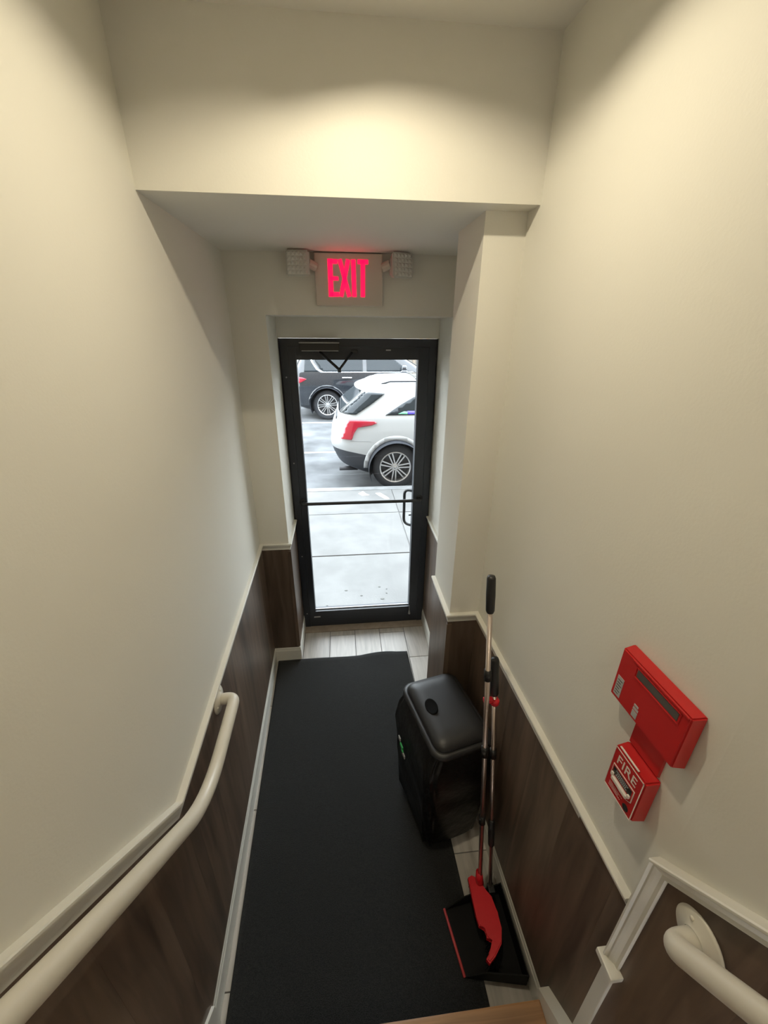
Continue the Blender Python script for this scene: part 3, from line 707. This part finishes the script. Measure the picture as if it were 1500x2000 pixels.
bm = bmesh.new(); bx(bm, (-14, 5.62, ZRD), (18, 5.72, ZRD+.004)); tag(obj('lane_marking', bm, 'line'), 'thin white lane line running behind the white car', 'road marking', kind='structure')
bm = bmesh.new(); bx(bm, (-14, 8.55, ZRD), (18, 8.68, ZRD+.004)); tag(obj('lane_marking', bm, 'line'), 'white lane line beside the black car', 'road marking', kind='structure')
bm = bmesh.new(); bx(bm, (-14, 11.6, -0.5), (18, 14.2, ZSW)); tag(obj('far_sidewalk', bm, 'concrete'), 'far concrete sidewalk behind the black car', 'sidewalk', kind='structure')
# our own facade
bm = bmesh.new()
bx(bm, (-7, 0.064, -0.3), (-0.04, 0.095, 7)); bx(bm, (0.99, 0.064, -0.3), (8, 0.095, 7)); bx(bm, (-0.04, 0.064, 2.2), (0.99, 0.095, 7))
tag(obj('outer_wall', bm, 'facade'), 'street facade around the glass door seen only from outside', 'facade', kind='structure')
# far building
fb = empty('far_building', (1.0, 14.2, 0), 'tan building across the street with ochre posts behind the black car', 'building')
fb_ = lambda o: (setattr(o, 'parent', fb), setattr(o, 'matrix_parent_inverse', Matrix.Translation((-1, -14.2, 0))))
def FB(name, a, b, m, bev=0): 
    o = box(name, a, b, m, None, bev); fb_(o); return o
FB('wall', (-14, 14.5, -.3), (18, 15.2, 4.4), 'stone')
for x in (-9, -4.6, 0.4, 6.6, 11.5): FB('shopfront', (x, 14.38, .45), (x+2.0, 14.52, 3.1), 'darkglass')
for x in (-9, -4.6, 0.4, 6.6, 11.5): 
    for k in range(0): FB('window', (x+.2+k*.0, 14.40, 4+k*1.6), (x+1.8, 14.52, 5.1+k*1.6), 'darkglass')
for k in range(12): FB('post', (2.95+k*.26, 14.20, -.02), (3.05+k*.26, 14.30, 2.4), 'gold' if k % 3 != 1 else 'facade', .01)
FB('plinth', (-14, 14.32, -.02), (18, 14.5, .42), 'facade')
# curb-side bits
def scrap(pts, z, label):
    bm = bmesh.new(); prism(bm, pts, 2, z, z+.004)
    for v in bm.verts: v.co.z += rnd.uniform(0, .010) if v.co.z > z+.001 else 0
    return tag(obj('paper_scrap', bm, 'paper'), label, 'litter')
scrap(plan([(733, 964), (742, 963), (756, 971), (761, 976), (752, 975), (740, 969)], ZSW), ZSW+.001, 'long white paper scrap on the sidewalk near the curb')
scrap(plan([(700, 965), (709, 961), (716, 966), (722, 968), (708, 969)], ZSW), ZSW+.001, 'small crumpled white scrap on the sidewalk beside the curb stone')
for (u, v, s_) in ((741, 1146, 3.2), (747, 1169, 5.0), (706, 1163, 3.2), (755, 1150, 2.0), (676, 1153, 4), (639, 1183, 2.6), (755, 1158, 2.2)):
    c_ = plan([(u, v)], ZSW)[0]; bm = bmesh.new(); lathe(bm, [(0, .003), (s_*.0022, .0028), (s_*.003, 0)], 9, Matrix.Translation((c_[0], c_[1], ZSW)) @ Matrix.Diagonal((1.2, .9, 1, 1)))
    obj('gum_spot', bm, 'stain', walk)

# ------------------------------------------------------------------ cars
def smooth_interp(tbl, z, k):
    zs = [r[0] for r in tbl]
    if z <= zs[0]: return tbl[0][k]
    if z >= zs[-1]: return tbl[-1][k]
    for i in range(len(zs)-1):
        if zs[i] <= z <= zs[i+1]:
            h = zs[i+1]-zs[i]; t = (z-zs[i])/h
            y0, y1 = tbl[i][k], tbl[i+1][k]
            m0 = (y1-tbl[i-1][k])/(zs[i+1]-zs[i-1]) if i > 0 else (y1-y0)/h
            m1 = (tbl[i+2][k]-y0)/(zs[i+2]-zs[i]) if i+2 < len(zs) else (y1-y0)/h
            s0 = (y1-y0)/h
            if s0 == 0: m0 = m1 = 0
            else:
                m0 = max(min(m0/s0, 3), 0)*s0; m1 = max(min(m1/s0, 3), 0)*s0
            return (2*t**3-3*t**2+1)*y0+(t**3-2*t*t+t)*h*m0+(-2*t**3+3*t*t)*y1+(t**3-t*t)*h*m1
def car_body(tbl, zsplit, rise, roofdrop, nz=44):
    """horizontal slices (z, rear x, front x, half width, rear radius, front radius)"""
    z0, z1 = tbl[0][0], tbl[-1][0]
    zs = sorted(set([z0+(z1-z0)*k/nz for k in range(nz+1)]+[zsplit]+[r[0] for r in tbl]))
    zs = [z for i, z in enumerate(zs) if i == 0 or z-zs[i-1] > 1e-4]
    secs = []
    for z in zs:
        xr_, xf_, hw, r1, r2 = [smooth_interp(tbl, z, k) for k in range(1, 6)]
        r1 = min(r1, hw*.95); r2 = min(r2, hw*.95); sec = []
        def arc(cx, cy, rx, ry, a0, n=8): return [(cx+rx*math.cos(math.radians(a0+90*k/n)), cy+ry*math.sin(math.radians(a0+90*k/n))) for k in range(n+1)]
        # near side is -y: go rear-near, along near side to the front, round the front, back along the far side
        pts = []
        pts += arc(xr_+r1*.85, -hw+r1, r1*.85, r1, 180)
        pts += [(xr_+r1*.85+(xf_-r2*.8-xr_-r1*.85)*k/26, -hw) for k in range(1, 26)]
        pts += arc(xf_-r2*.8, -hw+r2, r2*.8, r2, 270)
        pts += [(xf_, -hw+r2+(2*hw-2*r2)*k/6) for k in range(1, 6)]
        pts += arc(xf_-r2*.8, hw-r2, r2*.8, r2, 0)
        pts += [(xf_-r2*.8-(xf_-r2*.8-xr_-r1*.85)*k/26, hw) for k in range(1, 26)]
        pts += arc(xr_+r1*.85, hw-r1, r1*.85, r1, 90)
        pts += [(xr_, hw-r1-(2*hw-2*r1)*k/6) for k in range(1, 6)]
        for x, y in pts:
            crown = 1-(y/max(hw, .01))**2*.0
            sec.append(Vector((x, y, z+rise(x, z)+roofdrop(x, z))))
        secs.append(sec)
    return zs, secs
def wheel(parent, x, y, r, rim_r, wdt, sgn, spokes, double):
    m = Matrix.Translation((x, y, r)) @ Matrix.Rotation(sgn*math.pi/2, 4, 'X')   # local +Z points outward
    wh = bpy.data.objects.new('wheel', None); C.objects.link(wh); wh.parent = parent; wh.empty_display_size = .05
    h = wdt/2
    bm = bmesh.new(); lathe(bm, [(rim_r, -h+.02), (rim_r+.03, -h), (r-.03, -h), (r-.006, -h+.02), (r, -h+.05), (r, h-.05), (r-.006, h-.02), (r-.03, h), (rim_r+.025, h+.004), (rim_r, h-.006), (rim_r-.01, h-.02), (rim_r-.01, -h+.02)], 56, m); obj('tyre', bm, 'tyre', wh, True)
    bm = bmesh.new(); lathe(bm, [(rim_r-.004, h-.012), (rim_r+.006, h-.002), (rim_r, h+.001), (rim_r-.014, h-.006), (rim_r-.02, h-.03), (rim_r-.03, -h+.03), (rim_r-.012, -h+.02)], 56, m)
    lathe(bm, [(0, h-.018), (.045, h-.018), (.06, h-.03), (.07, h-.06)], 28, m)
    for k in range(spokes):
        a = 2*math.pi*k/spokes+.12
        for dd in ((-.5, .5) if double else (0,)):
            w0, w1 = (.010, .010) if double else (.012, .016)
            a0 = a+dd*.20; a1 = a+dd*.20
            mm = m @ Matrix.Rotation(a, 4, 'Z'); off = dd*.05
            q = [(.055, off*.7-w0), (.055, off*.7+w0), (rim_r-.012, off*1.25+w1), (rim_r-.012, off*1.25-w1)]
            A = [bm.verts.new(mm @ Vector((p[0], p[1], h-(.026 if i < 2 else .012)))) for i, p in enumerate(q)]
            B = [bm.verts.new(mm @ Vector((p[0], p[1], h-(.06 if i < 2 else .04)))) for i, p in enumerate(q)]
            bm.faces.new(A); bm.faces.new(B[::-1])
            for i in range(4): bm.faces.new((A[i], B[i], B[(i+1) % 4], A[(i+1) % 4]))
    obj('rim', bm, 'rim', wh)
    bm = bmesh.new(); lathe(bm, [(0, h-.08), (rim_r-.03, h-.08), (rim_r-.03, h-.10), (0, h-.10)], 40, m); obj('brake_disc', bm, 'rimback', wh)
    bm = bmesh.new(); lathe(bm, [(0, h-.010), (.022, h-.010), (.028, h-.017), (.028, h-.03)], 20, m); obj('hub_cap', bm, 'rim', wh, True)
class Car:
    def __init__(s, name, loc, label, tbl, zsplit, rise, drop, paint, lower, wheels, wr, archr, hwmax):
        s.root = empty(name, loc, label, 'car')
        zs, secs = car_body(tbl, zsplit, rise, drop)
        bm = bmesh.new(); loft(bm, secs); bmesh.ops.recalc_face_normals(bm, faces=bm.faces)
        me = bpy.data.meshes.new('tmp'); bm.to_mesh(me); bm.free()
        tmp = bpy.data.objects.new('tmp', me); C.objects.link(tmp); cuts = []
        for x in wheels:
            for sg in (-1, 1):
                cb = bmesh.new(); lathe(cb, [(0, -.22), (archr, -.22), (archr, .22), (0, .22)], 48, Matrix.Translation((x, sg*hwmax, wr+.01)) @ Matrix.Rotation(math.pi/2, 4, 'X')); bmesh.ops.recalc_face_normals(cb, faces=cb.faces)
                cm = bpy.data.meshes.new('cut'); cb.to_mesh(cm); cb.free(); co = bpy.data.objects.new('cut', cm); C.objects.link(co); cuts.append(co)
                md = tmp.modifiers.new('b', 'BOOLEAN'); md.object = co; md.operation = 'DIFFERENCE'; md.solver = 'EXACT'
        dg = bpy.context.evaluated_depsgraph_get(); em = bpy.data.meshes.new_from_object(tmp.evaluated_get(dg))
        for co in cuts: bpy.data.objects.remove(co)
        bpy.data.objects.remove(tmp)
        # uncut body for projecting glass and lamps
        bm = bmesh.new(); bm.from_mesh(me); s.bvh = BVHTree.FromBMesh(bm); bm.free()
        bm = bmesh.new(); bm.from_mesh(em)
        def is_low(f):
            c = f.calc_center_median(); return c.z < zsplit+rise(c.x, zsplit)-.0005
        for part, test, m in (('body_shell', lambda f: not is_low(f), paint), ('lower_cladding', is_low, lower)):
            b2 = bm.copy(); bmesh.ops.delete(b2, geom=[f for f in b2.faces if not test(f)], context='FACES')
            o = obj(part, b2, m, s.root)
            for p in o.data.polygons: p.use_smooth = True
            o.data.set_sharp_from_angle(angle=math.radians(35))
        bm.free()
        # dark liners in the wheel wells
        for x in wheels:
            for sg in (-1, 1):
                bm = bmesh.new(); lathe(bm, [(0, -.20), (archr-.004, -.20), (archr-.004, .17)], 40, Matrix.Translation((x, sg*hwmax, wr+.01)) @ Matrix.Rotation(-sg*math.pi/2, 4, 'X'))
                bmesh.ops.delete(bm, geom=[v for v in bm.verts if v.co.z < .16], context='VERTS'); obj('wheel_liner', bm, 'carplastic', s.root)
    def patch(s, name, poly, m, mode='side', sg=-1, off=.004, res=.06, th=.012, parent=None, snap=3):
        P = [Vector(p) for p in poly]; B = []
        for i in range(len(P)):
            a, b = P[i], P[(i+1) % len(P)]; n = max(1, int((b-a).length/res))
            B += [a.lerp(b, k/n) for k in range(n)]
        nb = len(B); xs = [p.x for p in B]; ys = [p.y for p in B]; I = []
        x = min(xs)+res/2
        while x < max(xs):
            y = min(ys)+res/2
            while y < max(ys):
                q = Vector((x, y)); ins = False
                for i in range(nb):
                    a, b = B[i], B[(i+1) % nb]
                    if (a.y > y) != (b.y > y) and x < (b.x-a.x)*(y-a.y)/(b.y-a.y)+a.x: ins = not ins
                if ins and min((q-c).length for c in B) > res*.35: I.append(q)
                y += res
            x += res
        r = delaunay_2d_cdt(B+I, [], [list(range(nb))], 1, 1e-6)
        bm = bmesh.new(); vv = []
        for q in r[0]:
            if mode == 'side': o_, d = Vector((q.x, sg*3, q.y)), Vector((0, -sg, 0))
            elif mode == 'rear': o_, d = Vector((-3, q.x, q.y)), Vector((1, 0, 0))
            elif mode == 'front': o_, d = Vector((9, q.x, q.y)), Vector((-1, 0, 0))
            else: o_, d = Vector((q.x, q.y, 5)), Vector((0, 0, -1))
            h = s.bvh.ray_cast(o_, d)
            if h[0] is None:
                near = s.bvh.find_nearest(o_+d*(2.2 if mode == 'side' else 3)); pt, nn = near[0], near[1]
            else: pt, nn = h[0], h[1]
            if nn.dot(d) > 0: nn = -nn
            vv.append(bm.verts.new(pt+nn*off))
        for f in r[2]:
            try: bm.faces.new([vv[i] for i in f])
            except ValueError: pass
        o = obj(name, bm, m, parent or s.root, True)
        md = o.modifiers.new('t', 'SOLIDIFY'); md.thickness = th; md.offset = 0
        return o

def z_rise(amount, span):
    def f(x, z):
        k = max(0, 1-x/span); return amount*k*k*(3-2*k)*max(0, 1-abs(z-.5)/.5) if k > 0 else 0
    return f
# white crossover: tail at world x 0.14, near side at world y 3.43
tblW = [(.22, .42, 4.45, .80, .25, .3), (.30, .17, 4.66, .89, .30, .4), (.40, .07, 4.74, .925, .34, .5), (.50, .02, 4.79, .94, .36, .55), (.62, .0, 4.80, .95, .36, .55),
        (.80, .035, 4.79, .952, .34, .5), (.93, .07, 4.76, .950, .32, .5), (1.02, .10, 4.62, .942, .30, .5), (1.08, .115, 4.2, .935, .30, .5), (1.13, .13, 3.75, .925, .28, .4),
        (1.18, .16, 3.60, .905, .26, .3), (1.30, .30, 3.32, .855, .22, .25), (1.42, .45, 3.05, .800, .20, .2), (1.52, .57, 2.80, .745, .18, .2), (1.58, .66, 2.60, .70, .18, .2), (1.625, .80, 2.40, .62, .2, .2), (1.65, 1.0, 2.1, .45, .2, .2), (1.66, 1.3, 1.8, .2, .1, .1)]
W_ = 1.904
white = Car('white_suv', (0.165, 3.43+.952, ZRD), 'white crossover car parked at the curb outside the glass door', tblW, .50, z_rise(.17, 1.0), lambda x, z: -.05*max(0, (z-1.3)/.35)*max(0, (x-2.2)/1.5)**2 if z > 1.3 else 0, 'carwhite', 'carplastic', (1.0, 3.85), .365, .43, .95)
for sg in (-1, 1):
    for x in (1.0, 3.85): wheel(white.root, x, sg*(.952-.125), .365, .245, .235, sg*-1 if False else (1 if sg < 0 else -1), 7, True)
    white.patch('side_window', [(.84, 1.175), (1.10, 1.33), (1.28, 1.42), (1.50, 1.465), (2.0, 1.485), (2.02, 1.175)], 'carglass', sg=sg)
    white.patch('front_window', [(2.10, 1.175), (2.09, 1.485), (2.5, 1.465), (2.85, 1.40), (3.35, 1.185)], 'carglass', sg=sg)
    tl = white.patch('tail_light', [(.17, .835), (.325, .825), (.365, .93), (.42, 1.005), (.63, 1.035), (.71, 1.068), (.68, 1.092), (.45, 1.112), (.30, 1.118), (.235, 1.0)], 'taillight', sg=sg, off=.010, th=.02, res=.03)
    white.patch('rear_side_glass', [(.19, 1.19), (.40, 1.190), (.62, 1.32), (.84, 1.468), (.56, 1.49), (.46, 1.42), (.31, 1.30)], 'carglass', sg=sg, off=.012, res=.04)
    white.patch('door_seam', [(1.52, .66), (1.527, .66), (1.60, .86), (1.60, 1.165), (1.592, 1.165), (1.592, .86)], 'seam', sg=sg, off=.001, th=.003)
    white.patch('door_handle', [(1.66, 1.055), (1.88, 1.06), (1.88, 1.085), (1.66, 1.08)], 'carplastic', sg=sg, off=.02, th=.02, res=.05)
    white.patch('bumper_seam', [(.30, .80), (.36, .80), (.62, .79), (.62, .795), (.36, .806), (.30, .806)], 'seam', sg=sg, off=.001, th=.003)
    bm = bmesh.new(); rail = []
    for k in range(15):
        x = .80+k*.13; hh = white.bvh.ray_cast(Vector((x, sg*.66, 5)), Vector((0, 0, -1)))
        rail.append(hh[0]+Vector((0, 0, .028 if 0 < k < 14 else .002)))
    tube(bm, rail, .012, 8); obj('roof_rail', bm, 'carplastic', white.root, True)
    white.patch('arch_flare', [(1.0+(.50 if k < 17 else .432)*math.cos(t_), .375+(.50 if k < 17 else .432)*math.sin(t_)) for k, t_ in [(k, math.radians(-2+184*(k/16 if k < 17 else (33-k)/16))) for k in range(34)]], 'carwhite', sg=sg, off=.002, th=.006, res=.05)
white.patch('rear_window', [(-.80, 1.20), (-.70, 1.185), (-.30, 1.170), (.30, 1.170), (.70, 1.185), (.80, 1.20), (.76, 1.36), (.70, 1.48), (-.70, 1.48), (-.76, 1.36)], 'carglass', mode='rear', off=.012, res=.05)
white.patch('sunroof', [(1.35, -.48), (2.35, -.46), (2.35, .46), (1.35, .48)], 'carglass', mode='top')
white.patch('tailgate_handle', [(-.33, 1.02), (.33, 1.02), (.33, 1.06), (-.33, 1.06)], 'carplastic', mode='rear', off=.006)
white.patch('windshield', [(-.78, 1.19), (.78, 1.19), (.66, 1.50), (-.66, 1.50)], 'carglass', mode='front')
# roof spoiler over the rear window
bm = bmesh.new(); rings = []
for k in range(9):
    t = k/8; y = -.66+1.32*t; e_ = 1-abs(2*t-1)**3; xx = .40+.20*(1-e_)
    rings.append([Vector((xx, y, 1.50-.03*(1-e_))), Vector((xx+.02, y, 1.545-.04*(1-e_))), Vector((.72, y*.98, 1.622-.05*(1-e_))), Vector((.95, y*.95, 1.640-.05*(1-e_))), Vector((.95, y*.95, 1.56)), Vector((.66, y*.98, 1.50)), Vector((xx+.03, y, 1.485-.02*(1-e_)))])
loft(bm, rings); sp = obj('spoiler', bm, 'carwhite', white.root, True); sp.data.set_sharp_from_angle(angle=math.radians(40)); q = sp.modifiers.new('b', 'SUBSURF'); q.levels = 1; q.render_levels = 2
for nm, poly, m in (('sticker', [(1.03, 1.19), (1.12, 1.225), (1.18, 1.22), (1.17, 1.185)], 'st_green'), ('sticker', [(1.18, 1.185), (1.17, 1.23), (1.30, 1.23), (1.32, 1.185)], 'st_blue'), ('sticker', [(1.32, 1.185), (1.30, 1.23), (1.42, 1.215), (1.50, 1.185)], 'st_orange')):
    white.patch(nm, poly, m, off=.014, th=.003, res=.04)
bm = bmesh.new(); tube(bm, [(.12, -.62, .27), (.42, -.62, .27)], .035, 14); obj('exhaust_tip', bm, 'rimback', white.root, True)

# black large suv across the street
tblB = [(.28, .30, 5.0, .88, .25, .3), (.38, .08, 5.18, .96, .3, .45), (.50, .02, 5.24, .985, .32, .5), (.65, .0, 5.26, 1.0, .32, .5), (.90, .02, 5.25, 1.01, .30, .5), (1.05, .04, 5.20, 1.005, .28, .45), (1.13, .05, 5.0, .995, .26, .4),
        (1.20, .06, 4.0, .985, .25, .35), (1.27, .09, 3.72, .965, .22, .25), (1.45, .17, 3.42, .90, .2, .22), (1.65, .27, 3.08, .83, .2, .2), (1.80, .36, 2.80, .76, .2, .2), (1.87, .48, 2.6, .68, .2, .2), (1.91, .8, 2.3, .45, .2, .2), (1.92, 1.1, 2.0, .2, .1, .1)]
black = Car('black_suv', (-0.98, 9.0+1.01, ZRD), 'large black SUV parked across the street beyond the white car', tblB, .42, z_rise(0, 1), lambda x, z: 0, 'carblack', 'carblack', (.95, 4.05), .405, .475, 1.01)
for sg in (-1, 1):
    for x in (.95, 4.05): wheel(black.root, x, sg*(1.01-.14), .405, .275, .27, 1 if sg < 0 else -1, 8, True)
    black.patch('quarter_window', [(.36, 1.285), (.62, 1.285), (.78, 1.285), (.62, 1.42), (.48, 1.66), (.46, 1.70), (.40, 1.68)], 'carglass', sg=sg)
    black.patch('rear_door_window', [(.90, 1.285), (1.95, 1.285), (1.95, 1.72), (.60, 1.72), (.66, 1.55), (.78, 1.36)], 'carglass', sg=sg)
    black.patch('front_door_window', [(2.05, 1.285), (3.22, 1.285), (3.00, 1.46), (2.62, 1.72), (2.05, 1.72)], 'carglass', sg=sg)
    black.patch('belt_chrome', [(.80, 1.255), (3.35, 1.250), (3.35, 1.275), (.86, 1.282), (.74, 1.345), (.62, 1.50), (.53, 1.72), (.50, 1.72), (.57, 1.52), (.68, 1.34)], 'carchrome', sg=sg, off=.010, res=.07)
    black.patch('tail_light', [(.07, .98), (.20, .99), (.34, 1.05), (.42, 1.10), (.30, 1.145), (.10, 1.16), (.05, 1.08)], 'taillight', sg=sg, off=.008, res=.05)
    for x in (1.38, 2.55): black.patch('door_handle', [(x, 1.115), (x+.26, 1.115), (x+.26, 1.145), (x, 1.145)], 'carchrome', sg=sg, off=.03, th=.03, res=.06)
    for x in (2.0,): black.patch('door_seam', [(x, .45), (x+.008, .45), (x+.008, 1.25), (x, 1.25)], 'carplastic', sg=sg, off=.001, th=.003)
    black.patch('arch_flare', [(.95+(.53 if k < 17 else .475)*math.cos(t_), .415+(.53 if k < 17 else .475)*math.sin(t_)) for k, t_ in [(k, math.radians(-2+184*(k/16 if k < 17 else (33-k)/16))) for k in range(34)]], 'carblack', sg=sg, off=.014, th=.026, res=.06)
    black.patch('sill_trim', [(1.55, .45), (3.5, .45), (3.5, .50), (1.55, .50)], 'carchrome', sg=sg, off=.008, res=.09)
    bm = bmesh.new(); loft(bm, [rring(.05, .06, .03, 1.26, 4, 3.06, sg*1.08), rring(.075, .11, .04, 1.30, 4, 3.06, sg*1.10), rring(.075, .11, .04, 1.42, 4, 3.06, sg*1.10), rring(.05, .08, .03, 1.46, 4, 3.06, sg*1.09)])
    obj('mirror', bm, 'carblack', black.root, True)
    bm = bmesh.new(); bx(bm, (2.98, sg*1.215 if sg > 0 else -1.215, 1.31), (3.14, (sg*1.205), 1.335), 0); obj('mirror_trim', bm, 'carchrome', black.root)
black.patch('rear_window', [(-.72, 1.30), (.72, 1.30), (.64, 1.72), (-.64, 1.72)], 'carglass', mode='rear')
black.patch('windshield', [(-.82, 1.30), (.82, 1.30), (.70, 1.76), (-.70, 1.76)], 'carglass', mode='front')
